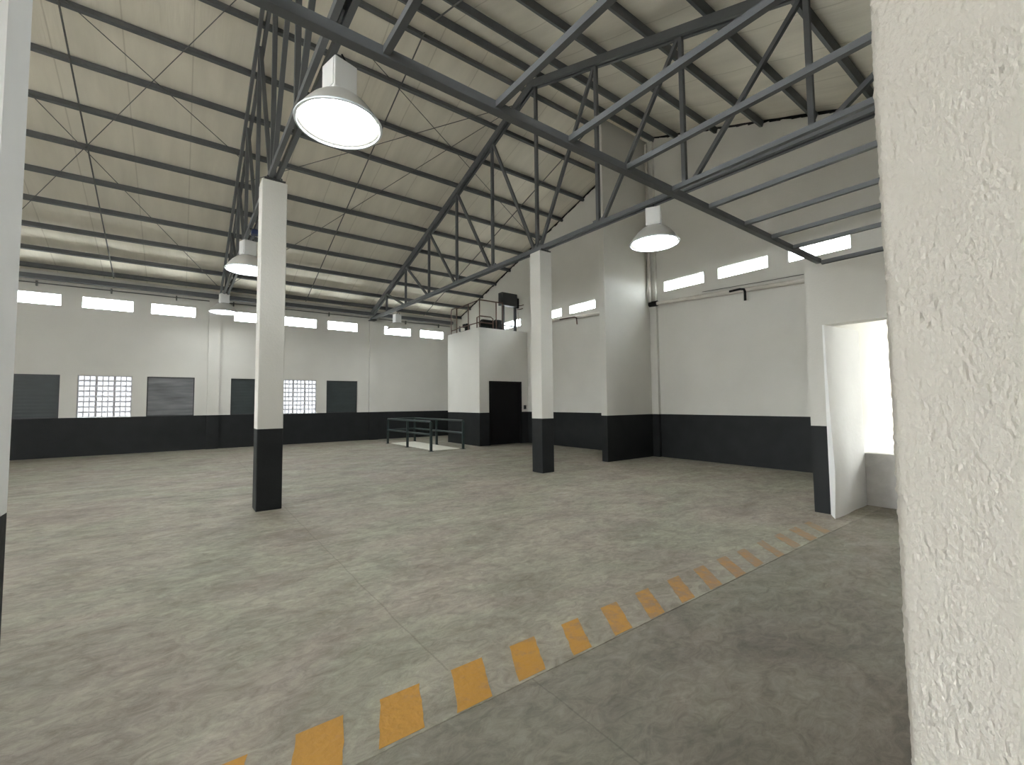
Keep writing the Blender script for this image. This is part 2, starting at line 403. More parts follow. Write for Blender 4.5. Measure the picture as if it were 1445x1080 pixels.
# equipment booth
BX, BY0, BY1, BZ = 8.88, 13.60, 15.98, 4.36
DX0, DX1, DZ = 9.31, 10.87, 2.42
mb = MB()
w1 = wall_cells(BX, XE - .002, 0, BZ, [(DX0, DX1, 0, DZ)], lambda u, z, d: (u, BY0 + d, z), 0.15)
w2 = wall_cells(BY0 + .15, BY1, 0, BZ, [], lambda u, z, d: (BX + d, u, z), 0.15)
w3 = wall_cells(BX + .15, XE - .002, 0, BZ, [], lambda u, z, d: (u, BY1 - d, z), 0.15)
for w_ in (w1, w2, w3):
    k = len(mb.v); mb.v += w_.v; mb.f += [tuple(i + k for i in f) for f in w_.f]; mb.m += w_.m
mb.box(BX, XE - .002, BY0, BY1, BZ, BZ + .06, 0)
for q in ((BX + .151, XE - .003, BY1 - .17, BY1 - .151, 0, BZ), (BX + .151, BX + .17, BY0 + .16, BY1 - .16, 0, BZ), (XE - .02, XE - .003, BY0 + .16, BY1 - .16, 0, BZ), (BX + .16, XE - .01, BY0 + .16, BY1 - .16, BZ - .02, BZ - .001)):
    mb.box(*q, 2)  # dark lining makes the booth inside read as unlit
struct('wall_booth', mb, ['white', 'dado', 'room_dark'], 'white equipment booth with charcoal dado and an open dark doorway', 'booth')
mb = MB().box(DX0, DX0 + .05, BY0 - .012, BY0 + .16, 0, DZ).box(DX1 - .05, DX1, BY0 - .012, BY0 + .16, 0, DZ).box(DX0, DX1, BY0 - .012, BY0 + .16, DZ - .05, DZ)
d1 = tag(obj('door_1', mb.mesh('door_frame', 'black')), 'black door frame around the dark doorway of the booth', 'door', kind='structure')
# black sheet filling the doorway, painted darkness for the unlit room inside
mb = MB().box(DX0 + .05, DX1 - .05, BY0 + .09, BY0 + .13, 0.01, DZ - .05)
lf = obj('darkness_sheet', mb.mesh('darkness_sheet', 'black'), d1)
for (x0, x1, z0, z1) in ((DX0 + .16, DX1 - .16, 0.15, 1.12), (DX0 + .16, DX1 - .16, 1.30, DZ - .18)):
    obj('darkness_panel', MB().box(x0, x1, BY0 + .083, BY0 + .092, z0, z1).mesh('darkness_panel', 'black'), lf)
# divider on the near left: its end is the jamb of the opening
mb = wall_cells(XW, -0.49, 0, 3.7, [], lambda u, z, d: (u, 2.28 - d, z), 0.25)
struct('wall_divider', mb, ['jamb_white', 'dado'], 'end of a white dividing wall with charcoal dado beside the opening', 'wall')
# passage wall and recess at the east end of the aisle
X3 = 7.373
mb = wall_cells(YS, 2.53, 0, 3.52, [(0.3, 2.33, 0, 2.669)], lambda u, z, d: (X3 + d, u, z), 0.25)
struct('wall_passage', mb, ['white', 'dado'], 'grey-white wall with a tall opening at the end of the aisle', 'wall')
struct('wall_return', MB().box(X3 + .25, XE, 2.33, 2.53, 0, 3.52, 0), ['white', 'dado'], 'white return wall seen beyond the parapet of the passage opening', 'wall')
# white plastered reveal, thicker towards the floor
mb = MB(); ns = 12
prev = None
for k in range(ns + 1):
    t = k / ns; z = 2.669 * t; fl = (1 - t) ** 1.6
    near = (X3 - 0.26 * fl, 2.33 - 0.12 * min(1, fl * 1.3 + .15)); far = (8.47, 2.33 - .12)
    xs = [(X3 - .003, 2.335)]
    for q in range(9):
        u = q / 8; wob = 0.010 * math.sin(u * 9 + 2.2 * (1 - t)) * (1 - t) * (u * (1 - u) * 4)
        xs.append((near[0] + (far[0] - near[0]) * u, near[1] + (far[1] - near[1]) * u + wob))
    if prev:
        for q in range(len(xs) - 1):
            mb.quad((*prev[q], zprev), (*prev[q + 1], zprev), (*xs[q + 1], z), (*xs[q], z))
    prev, zprev = xs, z
struct('wall_reveal', mb, 'jamb_white', 'white plastered reveal of the passage opening, bright with daylight', 'wall', smooth=True)
struct('wall_parapet', MB().box(8.46, 8.64, 0.75, 2.22, 0, 0.785), 'raw', 'low unpainted cement parapet beyond the passage opening', 'wall')
struct('wall_porch', MB().box(8.46, 8.66, YS, 0.75, 0, 3.5).box(X3 + .25, XE + .2, YS, 2.33, 3.5, 3.62), 'white', 'flat slab and side wall over the porch beyond the passage', 'slab')  # side wall, out of view, set to narrow the daylight opening

struct('wall_light_blocker', MB().box(XW, X3, YS, 0.17, 3.57, 3.72), 'white', 'flat slab added behind the viewer to keep light off the aisle floor', 'slab')  # added out of view to block high daylight from the aisle floor
struct('wall_sky_screen', MB().box(12.8, 13.0, -10, 2.6, -.16, 4.5), 'jamb_white', 'white wall added outside beyond the parapet to cut the daylight', 'wall')  # added to weaken the sky light coming in over the parapet
# near wall with coarse texture, end face towards the opening where the camera stands
def near_wall():
    mb = MB(); NX, NY = 0.90, 0.20
    prof = []                                   # (x, y, nx, ny, amp)
    y = -1.6
    while y < -0.03: prof.append((NX, y, -1, 0, .2)); y += 0.12
    y = -0.03
    while y < NY - .012: prof.append((NX, y, -1, 0, 1)); y += 0.0015
    for k in range(5):
        a = math.pi / 2 * k / 4; prof.append((NX + .010 - .010 * math.cos(a), NY - .010 + .010 * math.sin(a), -math.cos(a), math.sin(a), 1))
    x = NX + .016
    while x < NX + .06: prof.append((x, NY, 0, 1, .8)); x += .006
    for x in (NX + .1, NX + .4, 2.5, 4.5, X3): prof.append((x, NY, 0, 1, 0.0))
    zs = [0, .3, .6, .8]; z = .9
    while z < 2.45: zs.append(z); z += .0030
    zs += [2.6, 2.9, 3.2, 3.56]
    n = len(prof)
    for z in zs:
        for (x, y, nx, ny, am) in prof:
            v = Vector((x * 190 if ny > .5 else 0, y * 190, z * 88))
            s1 = noise.noise(v); s2 = noise.noise(v * 2.1 + Vector((5, 3, 1))); s3 = noise.noise(Vector((0, y * 9, z * 7)))
            ramp_ = max(0, s1 + .05) ** 1.3
            s4 = noise.noise(Vector((7, y * 22, z * 14)))
            h = am * ((0.0016 * s1 + 0.0013 * ramp_ + 0.0003 * s2) * max(.5, .95 + .7 * s4) + 0.0014 * s3)
            mb.v.append((x + nx * h, y + ny * h, z))
    for j in range(len(zs) - 1):
        for i in range(n - 1):
            mb.f.append((j * n + i, j * n + i + 1, (j + 1) * n + i + 1, (j + 1) * n + i)); mb.m.append(0)
    k = len(mb.v); mb.v += [(X3, -1.6, 0), (X3, -1.6, 3.56)]
    mb.f.append((0, (len(zs) - 1) * n, k + 1, k)); mb.m.append(0)
    k2 = len(mb.v); mb.v += [(NX, -1.6, 3.55), (NX, NY, 3.55), (X3, NY, 3.55), (X3, -1.6, 3.55)]
    mb.f.append((k2, k2 + 1, k2 + 2, k2 + 3)); mb.m.append(0)
    return mb
struct('wall_doorway', near_wall(), 'plaster', 'coarse cream plastered wall end close beside the viewer', 'wall', smooth=True)

# pilasters
def pil(n, mbx, label): return struct('trim_%d' % n, mbx, ['white', 'dado'], label, 'pilaster')
for n, (a, b) in enumerate(((0.71, 1.08), (6.70, 7.12), (-4.97, -4.60)), 2):
    pil(n, MB().box(a, b, YN - .10, YN + .02, 0, HD, 1).box(a, b, YN - .10, YN + .02, HD, 5.45, 0), ['white wall pilaster with charcoal foot between the worn grey shutter and green shutter', 'white wall pilaster with charcoal foot near the guard rail', 'white wall pilaster beyond the first shutter'][n - 2])
pil(5, MB().box(XE - .10, XE + .02, 7.62, 7.84, 0, HD, 1).box(XE - .10, XE + .02, 7.62, 7.84, HD, zp(7.7), 0), 'slim white corner pilaster where the partition meets the gable wall')
pil(6, MB().box(XE - .16, XE + .02, 2.32, 2.76, 3.6, zp(2.3) - .02, 0), 'pale upper pilaster at the end of the gable wall')
pil(7, MB().box(XE - .08, XE + .02, 13.2, 13.58, 0, HD, 1).box(XE - .08, XE + .02, 13.2, 13.58, HD, zp(13.6), 0), 'white pilaster between the booth and the gable strip windows')
pil(8, MB().box(XE - .06, XE + .02, 2.53, 2.80, 0, HD, 1).box(XE - .06, XE + .02, 2.53, 2.80, HD, 3.6, 0), 'shallow white pilaster at the end of the recess wall')

# roof sheets
TH = 0.14
def slope(y0, y1, n):
    mb = MB(); nx = 96; xs = [XW - .3 + (XE + .6 - XW) * i / nx for i in range(nx + 1)]
    k = 0
    for j in range(n + 1):
        y = y0 + (y1 - y0) * j / n
        zz = (9.54 - 0.339 * (y - RY)) if y0 >= RY - .2 and y1 > RY else (9.45 - 0.372 * (RY - y))
        for x in xs:
            sag = 0.012 * math.sin((y - y0) * 2 * math.pi / 1.07) + 0.012 * noise.noise(Vector((x * .9, y * .5, 3)))
            mb.v.append((x, y, zz + TH + .035 + sag))
    for j in range(n):
        for i in range(nx):
            mb.f.append((j * (nx + 1) + i, j * (nx + 1) + i + 1, (j + 1) * (nx + 1) + i + 1, (j + 1) * (nx + 1) + i)); mb.m.append(0)
    me = mb.mesh('ceiling', 'foil', smooth=True)
    return me
for nm, y0, y1, lb in (('ceiling', RY - .02, YN + .35, 'silver foil insulation under the roof slope above the shuttered wall'), ('ceiling', YS - .35, RY + .02, 'silver foil insulation under the roof slope above the aisle')):
    o = tag(obj(nm, slope(y0, y1, 60)), lb, 'ceiling', kind='structure')
    md = o.modifiers.new('thickness', 'SOLIDIFY'); md.thickness = 0.05; md.offset = 1 if o.data.polygons[0].normal.z > 0 else -1
struct('trim_9', MB().prism([(XW, RY - .5, zp(RY) + .04), (XW, RY, zp(RY) + .26), (XW, RY + .5, zp(RY) + .10), (XW, RY + .5, zp(RY) + .14), (XW, RY, zp(RY) + .30), (XW, RY - .5, zp(RY) + .08)], (XE - XW, 0, 0)), 'foil', 'bright ridge flashing closing the gap between both roof slopes', 'flashing')

mb = MB(); y = YS + .1  # black strip painted in for the dark gap under the roof edge
while y < YN - .3:
    y2 = y + random.uniform(.06, .22)
    if not (y < RY < y2) and not (7.7 < y < 8.1):
        d0 = random.uniform(.0, .045)
        mb.prism([(XE - .02, y, zp(y) + .17), (XE - .02, y2, zp(y2) + .17), (XE - .02, y2, zp(y2) + .135 - random.uniform(0, .05)), (XE - .02, y, zp(y) + .135 - d0)], (.021, 0, 0))
    y = y2
struct('trim_10', mb, 'black', 'ragged black strip standing in for the dark gap between roof and gable wall', 'trim')

# ------------------------------------------------------------------ windows
def strip_window(n, P, a, b, z0, z1, label, group):
    us = [a, a + .02, b - .02, b]; zs = [z0, z0 + .016, z1 - .016, z1]
    q = thing('window_%d' % n, P((a + b) / 2, z0, .1), label, 'window', group, 'structure')
    Pl = lambda u, z, d: tuple(Vector(P(u, z, d + .012)) - Vector(P((a + b) / 2, z0, .1)))
    fr = cells(us, zs, lambda u, z: a + .02 < u < b - .02 and z0 + .016 < z < z1 - .016, Pl, .05, lambda u, z: 0)
    obj('window_frame', fr.mesh('window_frame', 'frame'), q)
    gl = MB(); e = .018
    gl.prism([Pl(a + e, z0 + .014, .02), Pl(b - e, z0 + .014, .02), Pl(b - e, z1 - .014, .02), Pl(a + e, z1 - .014, .02)], Vector(Pl(0, 0, .024)) - Vector(Pl(0, 0, .02)))
    obj('window_pane', gl.mesh('window_pane', 'glass'), q)
wn = 1
CL = ['above the ventilation blocks beside the worn grey shutter', 'above the worn grey shutter', 'above the green shutter hidden by the column', 'above the ventilation blocks behind the column', 'above the green shutter next to the pilaster', 'behind the lamp above the guard rail', 'nearest to the booth on the shuttered wall', 'above the green shutter with scuffed edge', 'further along beyond the dividing wall, out of view and added for daylight', 'at the far end beyond the dividing wall, out of view and added for daylight']
for (a, b), lb in zip(clr, CL):
    strip_window(wn, Pn, a, b, *CZ, 'narrow glazed strip window high ' + lb if lb[0] in 'ab' else 'narrow glazed strip window ' + lb, 'strip windows of the shuttered wall'); wn += 1
EL = ['behind the equipment on the booth roof', 'beside the tall column near the partition wall', 'between that column and the partition wall', 'in the recess next to the partition wall', 'in the middle of the recess wall', 'crossed by the end of the long beam']
for (a, b), lb in zip(ec, EL):
    strip_window(wn, Pe, a, b, *EZ, 'narrow glazed gable strip window ' + lb, 'strip windows of the gable wall'); wn += 1

# ventilation block windows : 3 x 8 blocks of three holes
bw, bh, hz = 1.0, 1.0, .1
def block_mesh(bw, bh):
    us = [0]; 
    hw, wl = (bw - .034) / 3, .011
    for k in range(3): us += [.017 + k * hw + wl, .017 + (k + 1) * hw - wl]
    us += [bw]; us[0] = .0025; us[-1] = bw - .0025
    zs = [.0025, .026, bh - .026, bh - .0025]
    emp = lambda u, z: .026 < z < bh - .026 and any(.017 + k * hw + wl < u < .017 + (k + 1) * hw - wl for k in range(3))
    return cells(us, zs, emp, lambda u, z, d: (u, d, z), .045, lambda u, z: 0).mesh('vent_block', 'block')
for a, b, kind in low:
    if kind != 'vent': continue
    q = thing('window_%d' % wn, (a, YN + .04, LZ[0]), ['ventilation block window beside the worn grey shutter', 'ventilation block window behind the column, next to a dark green shutter'][a > 0], 'vent window', None, 'structure'); wn += 1
    bw, bh = (b - a) / 3, (LZ[1] - LZ[0]) / 8
    me = block_mesh(bw, bh)
    obj('sky_dimmer_sheet', MB().box(.002, b - a - .002, .052, .058, .002, LZ[1] - LZ[0] - .002).mesh('sky_dimmer_sheet', 'sky_dimmer'), q)  # translucent sheet added behind the blocks to dim the sky
    for i in range(3):
        for j in range(8): obj('vent_block', me, q, (i * bw, random.uniform(-.004, .004), j * bh))
# steel shutters
for a, b, kind in low:
    if kind == 'vent': continue
    lab = {-4.46: 'dark green steel shutter with scuffed edge beside a ventilation block window', -1.01: 'worn lighter grey steel shutter with pale horizontal scuffs', 1.45: 'dark green steel shutter partly hidden behind the tall column', 4.90: 'dark green steel shutter next to the pilaster by the guard rail'}[a]
    q = thing('window_shutter', (a, YN + .05, LZ[0]), lab, 'shutter', 'steel shutters of the long wall')
    wdt, hgt = b - a, LZ[1] - LZ[0]
    us = [0.001, .03, wdt - .03, wdt - .001]; zs = [0.001, .03, hgt - .03, hgt - .001]
    obj('shutter_frame', cells(us, zs, lambda u, z: .03 < u < wdt - .03 and .03 < z < hgt - .03, lambda u, z, d: (u, d, z), .05, lambda u, z: 0).mesh('shutter_frame', 'darksteel'), q)
    for h in range(2):
        x0 = .03 + h * (wdt - .06) / 2 + .001; x1 = x0 + (wdt - .06) / 2 - .001
        mb = MB(); n = 12; hh = hgt - .06
        for k in range(n):                       # shallow corrugated sheet
            z0_ = .03 + hh * k / n; z1_ = .03 + hh * (k + 1) / n; zm = (z0_ + z1_) / 2
            mb.quad((x0, .018, z0_), (x1, .018, z0_), (x1, .015, zm), (x0, .015, zm)); mb.quad((x0, .015, zm), (x1, .015, zm), (x1, .018, z1_), (x0, .018, z1_))
        mb.box(x0 - .02, x1 + .02, .02, .045 - .005 * h, .005, hgt - .005)
        obj('shutter_leaf', mb.mesh('shutter_leaf', kind), q)

# ------------------------------------------------------------------ columns
def column(x0, y0, s, zt, label):
    mb = MB().box(x0, x0 + s, y0, y0 + s, 0, HD, 1).box(x0, x0 + s, y0, y0 + s, HD, zt, 0)
    o = tag(obj('concrete_column', mb.mesh('concrete_column', ['white', 'dado'])), label, 'column', 'tall columns under the trusses')
    bv = o.modifiers.new('soft_edges', 'BEVEL'); bv.width = .012; bv.segments = 2; bv.limit_method = 'ANGLE'
    obj('cap_plate', MB().box(x0 + .03, x0 + s - .03, y0 - .02, y0 + s + .02, zt, zt + .02).mesh('cap_plate', 'darksteel'), o)
    for dx in (.08, s - .08):
        obj('anchor_bolt', MB().tube([(x0 + dx, y0 + .03, zt + .02), (x0 + dx, y0 + .03, zt + .07)], .012).mesh('anchor_bolt', 'darksteel'), o)
column(0.913, 7.515, .358, 5.12, 'tall white concrete column with charcoal foot in front of the ventilation block window')
column(6.591, 7.515, .358, 5.12, 'tall white concrete column with charcoal foot in front of the gable wall')

# ------------------------------------------------------------------ roof trusses
HEEL = 19.12
POST = [17.36, 15.45, 13.50, 11.60, 9.66, 7.80, 5.90, 4.00, 2.15, 0.25, -1.65]
zb = lambda y: 5.19 + .014 * (y - 2.15)          # top of bottom chord
def truss(x, label):
    t = thing('roof_truss', (x, 7.7, 5.14), label, 'roof truss', 'steel trusses carrying the roof')
    P = lambda dx, y, z: (dx, y - 7.7, z - 5.14)
    ct = .04
    for sx in (-1, 1):
        dx = sx * .055
        mb = MB().prism([P(dx - .03, HEEL, zp(HEEL) - ct - .17), P(dx - .03, HEEL, zp(HEEL) - ct), P(dx - .03, RY, zp(RY) - ct), P(dx - .03, RY, zp(RY) - ct - .17)], (.06, 0, 0))
        mb.prism([P(dx - .03, YS + .15, zp(YS + .15) - ct - .17), P(dx - .03, RY, zp(RY) - .04 - ct - .17), P(dx - .03, RY, zp(RY) - .04 - ct), P(dx - .03, YS + .15, zp(YS + .15) - ct)], (.06, 0, 0))
        obj('top_chord', mb.mesh('top_chord', 'steel'), t)
        mb = MB().prism([P(dx - .03, HEEL, zb(HEEL) - .09), P(dx - .03, YS + .15, zb(YS) - .09), P(dx - .03, YS + .15, zb(YS)), P(dx - .03, HEEL, zb(HEEL))], (.06, 0, 0))
        obj('bottom_chord', mb.mesh('bottom_chord', 'steel'), t)
    tb = lambda y: zp(y) - ct - .12
    for y in POST:
        obj('web_post', MB().bar(P(0, y, zb(y) - .05), P(0, y, tb(y)), .07, .07).mesh('web_post', 'steel'), t)
    for k in range(len(POST)):
        y = POST[k]
        if y > 7.8: a, b = y, POST[k + 1]
        elif y < 7.8: a, b = y, POST[k - 1]
        else: continue
        s = .10 if a > b else -.10
        obj('web_diagonal', MB().bar(P(0, a - s * .6, tb(a) - .03), P(0, b + s, zb(b) - .03), .065, .065, (1, 0, 0)).mesh('web_diagonal', 'steel'), t)
    obj('heel_plate', MB().box(-.13, .13, HEEL - .25 - 7.7, HEEL + .12 - 7.7, zb(HEEL) - .13 - 5.14, zb(HEEL) - .09 - 5.14).mesh('heel_plate', 'darksteel'), t)
    mid = POST[5]
    for y in POST[3:9]:
        obj('gusset_plate', MB().box(-.012, .012, y - .14 - 7.7, y + .14 - 7.7, zb(y) - .07 - 5.14, zb(y) + .08 - 5.14).mesh('gusset_plate', 'steel'), t)
    return t
truss(TX[0], 'grey steel roof truss over the column by the ventilation block window')
truss(TX[1], 'grey steel roof truss over the column near the gable wall')

# purlins : each a lipped channel along X, resting on the trusses
north_p = [8.20, 9.36, 10.43, 11.50, 12.57, 13.64, 14.71, 15.78, 16.85, 17.93, 18.82]
south_p = [7.62, 6.85, 5.72, 4.60, 3.50, 2.40, 1.30, 0.20, -0.90, -2.0, -3.1]
ORD = ['first', 'second', 'third', 'fourth', 'fifth', 'sixth', 'seventh', 'eighth', 'ninth', 'tenth', 'eleventh']
def purlin(y, north, idx):
    th = math.atan(0.339 if north else -0.372)
    z = zp(y) + .005
    sc = .062
    def Q(a, b):    # a along slope, b normal to slope
        return (0, a * math.cos(th) + b * math.sin(th), -a * math.sin(th) + b * math.cos(th))
    mb = MB(); L_ = XE - .03 - XW
    h, fl, t = .135, sc, .006
    for a0, a1, b0, b1 in ((-t, 0, 0, h), (0, fl, 0, t), (0, fl, h - t, h), (fl - t, fl, t, .022), (fl - t, fl, h - .022, h - t)):
        mb.prism([Q(a0, b0), Q(a1, b0), Q(a1, b1), Q(a0, b1)], (L_, 0, 0))
    o = obj('purlin', mb.mesh('purlin', 'steel'), None, (XW + .02, y, z))
    tag(o, 'long grey steel purlin, ' + ORD[idx] + ' from the ridge on the slope above the ' + ('shuttered wall' if north else 'aisle'), 'purlin', 'purlins of the slope above the ' + ('shuttered wall' if north else 'aisle'))
for i, y in enumerate(north_p): purlin(y, True, i)
for i, y in enumerate(south_p): purlin(y, False, i)
# eave beam
tag(obj('eave_beam', MB().box(XW + .02, XE - .4, 18.97, 19.13, 5.52, 5.66).mesh('eave_beam', 'steel')), 'grey box beam along the top of the shuttered wall', 'beam')

# sag rods and wind bracing (below the purlins)
def rod(pts, r, label, cat, name, group=None):
    return tag(obj(name, MB().tube(pts, r, 6).mesh(name, 'rod')), label, cat, group)
for x, lb in ((-1.93, 'thin sag rod running down the roof slope between purlins above the worn shutter'), (3.95, 'thin sag rod running down the roof slope between both trusses'), (9.2, 'thin sag rod running down the roof slope above the booth')):
    for y0, y1 in ((8.1, 18.9), (7.6, -3.0)):
        if x == 9.2 and y0 < 8: continue
        pts = [(x, y0 + (y1 - y0) * k / 10, zp(y0 + (y1 - y0) * k / 10) - .014) for k in range(11)]
        rod(pts, .016, lb if y0 > 8 else lb.replace('running down the roof slope', 'on the aisle slope of the roof'), 'rod', 'sag_rod', 'sag rods tying the purlins')
def br(a, b, lb):
    f = lambda p: (p[0], p[1], zp(p[1]) - .05)
    n = 6
    rod([f((a[0] + (b[0] - a[0]) * k / n, a[1] + (b[1] - a[1]) * k / n)) for k in range(n + 1)], .009, lb, 'bracing', 'bracing_rod', 'diagonal wind bracing rods')
WB = 'thin bracing rod crossing the purlins'
br((-2.2, 10.0), (1.0, 12.6), WB + ', short, ending on the first truss')
br((0.95, 8.5), (-4.2, 17.4), WB + ', from first truss towards the scuffed shutter')
br((-3.4, 11.2), (0.95, 18.6), WB + ', falling to the heel of the first truss')
br((1.15, 13.45), (6.7, 8.6), WB + ' from mid first truss to the second truss peak')
br((1.15, 18.6), (6.7, 8.75), WB + ' from the first truss heel to the second truss peak')
br((2.6, 8.75), (10.9, 12.7), WB + ' passing over the second truss')

# ------------------------------------------------------------------ long beam over the threshold, joists
tag(obj('long_beam', MB().box(-0.45, X3 + .02, 2.31, 2.375, 3.568, 3.632).mesh('long_beam', 'steel', bevel=.005)), 'long grey steel beam spanning above the striped threshold', 'beam')
for i, x in enumerate((.22, .89, 1.67, 2.35, 3.04, 3.71, 4.36, 5.12, 5.80, 6.43)):
    o = obj('ceiling_joist', MB().box(-.02, .02, -2.2, 0, 0, .045).mesh('ceiling_joist', 'steel'), None, (x, 2.309, 3.582))
    tag(o, 'short grey steel joist over the aisle, ' + ORD[9 - i] + ' one out from the passage wall', 'joist', 'joists over the aisle')
tag(obj('edge_joist', MB().box(X3 - .02, X3 + .03, .21, 2.305, 3.545, 3.60).mesh('edge_joist', 'steel')), 'grey steel joist along the top of the passage wall', 'joist')

# ------------------------------------------------------------------ high bay lamps
def lamp_parts():
    p = {}
    R = .42
    # bell reflector, double-walled
    outer = [(.11, .30), (.15, .295), (.21, .26), (.29, .19), (.36, .10), (.405, .03), (R, 0)]
    inner = [(R - .006, .002), (.395, .03), (.35, .10), (.28, .185), (.20, .25), (.14, .283), (.0, .285)]
    p['reflector'] = MB().lathe(outer + inner, 48).mesh('reflector', 'reflector', smooth=True)
    p['rim_ring'] = MB().lathe([(R - .012, -.012), (R + .008, -.012), (R + .012, .0), (R + .004, .012), (R - .012, .008), (R - .012, -.012)], 48).mesh('rim_ring', 'ring', smooth=True)
    n = 48; mb = MB(); mb.lathe([(.0005, .022), (.2, .022), (R - .040, .026)], n); p['lens'] = mb.mesh('lens', 'lens', smooth=True)
    p['gasket'] = MB().lathe([(R - .042, .016), (R - .030, .010), (R - .030, .030), (R - .042, .030), (R - .042, .016)], 48).mesh('gasket', 'pipe', smooth=True)
    p['gear_housing'] = MB().box(-.125, .125, -.125, .125, .30, .62).mesh('gear_housing', 'lampgrey', bevel=.012)
    p['housing_cover'] = MB().box(-.135, -.126, -.105, .105, .325, .60).mesh('housing_cover', 'lampgrey', bevel=.004)
    p['hook'] = MB().tube([(0, 0, .62), (0, 0, .66), (.02, 0, .69), (.03, 0, .715), (.01, 0, .74), (-.02, 0, .73)], .011).mesh('hook', 'darksteel')
    p['cable'] = MB().tube([(.10, .06, .62), (.13, .07, .68), (.12, .06, .73), (.07, .03, .76), (.02, .0, .77)], .009).mesh('cable', 'black')
    return p
LP = lamp_parts()
def lamp(x, y, z, rz, label):
    t = thing('high_bay_lamp', (x, y, z), label, 'lamp', 'high bay lamps hanging from the trusses'); t.rotation_euler.z = rz
    for nm, me in LP.items(): obj(nm, me, t)
    return t
lamp(1.235, 4.50, 4.47, .25, 'lit high bay lamp hanging next to the long beam above the threshold')
lamp(6.77, 4.62, 4.43, .5, 'lit high bay lamp hanging in front of the partition wall')
lamp(1.06, 10.72, 4.50, .3, 'lit high bay lamp half hidden behind the tall column')
lamp(1.05, 17.30, 4.72, .2, 'lit high bay lamp hanging before the pilaster beside the worn shutter')
lamp(6.80, 16.35, 4.50, .1, 'lit high bay lamp hanging in front of a strip window above the guard rail')
# bracket and blue box beside the lamp behind the column
bx = thing('junction_box', (1.12, 10.1, 5.05), 'small blue junction box under the first truss beside the lamp', 'junction box')
obj('box_body', MB().box(-.07, .07, -.07, .07, .03, .12).mesh('box_body', 'blue', bevel=.008), bx)
obj('box_strap', MB().box(-.1, .1, -.02, .02, .12, .15).mesh('box_strap', 'darksteel'), bx)

# ------------------------------------------------------------------ guard rail round the floor panel
gr = thing('guard_rail', (7.3, 15.1, 0), 'dark green tubular guard rail with two rails round a pale floor panel', 'guard rail')
W0, W1, E0, E1 = (6.72, 13.25), (6.68, 16.95), (7.94, 13.22), (7.94, 17.15)
def gp(p, z): return (p[0] - 7.3, p[1] - 15.1, z)
def lerp(a, b, t): return tuple(a[i] + (b[i] - a[i]) * t for i in range(2))
for p in (W0, lerp(W0, W1, .5), W1, E0, lerp(E0, E1, .5), E1):
    ps = obj('post', MB().bar(gp(p, 0), gp(p, .96), .07, .07).mesh('post', 'greensteel'), gr)
    obj('base_plate', MB().box(p[0] - 7.3 - .07, p[0] - 7.3 + .07, p[1] - 15.1 - .07, p[1] - 15.1 + .07, 0, .012).mesh('base_plate', 'greensteel'), ps)
for nm, z in (('top_rail', .98), ('mid_rail', .55)):
    for a, b in ((W0, W1), (E0, E1), (W1, E1)):
        obj(nm, MB().tube([gp(a, z), gp(b, z)], .034, 10).mesh(nm, 'greensteel', smooth=True), gr)
tag(obj('floor_panel', MB().box(6.84, 7.86, 13.34, 17.0, .0005, .02).mesh('floor_panel', 'cream', bevel=.004)), 'pale cream floor panel lying inside the guard rail', 'floor panel')

# ------------------------------------------------------------------ on top of the booth
ZT = BZ + .06
rl = thing('pipe_railing', (9.0, 14.4, ZT), 'thin rusty pipe railing along the edge of the booth roof', 'railing')
def rp(x, y, z): return (x - 9.0, y - 14.4, z - ZT)
for nm, pts in (('railing_post', [(9.0, 14.55, ZT), (9.0, 14.55, 5.50)]), ('railing_post', [(9.0, 13.75, ZT), (9.0, 13.75, 5.50)]), ('railing_post', [(9.75, 13.72, ZT), (9.75, 13.72, 5.50)]), ('railing_post', [(10.02, 13.66, ZT), (10.02, 13.66, 5.50)]),
                ('ladder_hoop', [(9.0, 15.9, ZT), (9.0, 15.9, 5.42), (9.0, 15.85, 5.50), (9.0, 15.5, 5.50), (9.0, 15.45, 5.42), (9.0, 15.45, ZT)]),
                ('ladder_rung', [(9.0, 15.9, ZT + .18), (9.0, 15.45, ZT + .18)]),
                ('top_rail', [(9.0, 15.5, 5.45), (9.0, 13.75, 5.50), (10.02, 13.66, 5.48)]),
                ('mid_rail', [(9.0, 15.45, ZT + .22), (9.0, 13.75, ZT + .22), (9.6, 13.72, ZT + .22)]),
                ('low_hoop', [(8.98, 13.9, ZT), (8.98, 13.9, 4.84), (9.02, 13.74, 4.88), (9.5, 13.72, 4.88), (9.6, 13.72, 4.82), (9.6, 13.72, ZT)])):
    obj(nm, MB().tube([rp(*p) for p in pts], .022, 8).mesh(nm, 'rust'), rl)
# compressor
cp = thing('air_compressor', (9.70, 14.0, ZT), 'dark motor and compressor on a steel skid at the booth roof edge', 'compressor')
obj('skid', MB().box(-.60, .44, -.16, .16, 0, .08).box(-.60, .44, -.19, -.13, .0, .11).mesh('skid', 'black', bevel=.006), cp)
mb = MB().tube([(-.45, 0, .24), (.1, 0, .24)], .15, 20).tube([(-.52, 0, .24), (-.45, 0, .24)], .09, 16)
for k in range(7): mb.tube([(-.40 + k * .07, 0, .24), (-.385 + k * .07, 0, .24)], .165, 20)
obj('motor', mb.mesh('motor', 'black', smooth=True), cp)
obj('pulley', MB().tube([(.16, -.05, .26), (.20, -.05, .26)], .18, 24).mesh('pulley', 'black', smooth=True), cp)
mb = MB().box(.22, .43, -.12, .12, .08, .30)
for k in range(5): mb.box(.23, .43, -.14, .14, .31 + k * .025, .32 + k * .025)
mb.box(.26, .40, -.09, .09, .30, .44)
obj('pump_head', mb.mesh('pump_head', 'black'), cp)
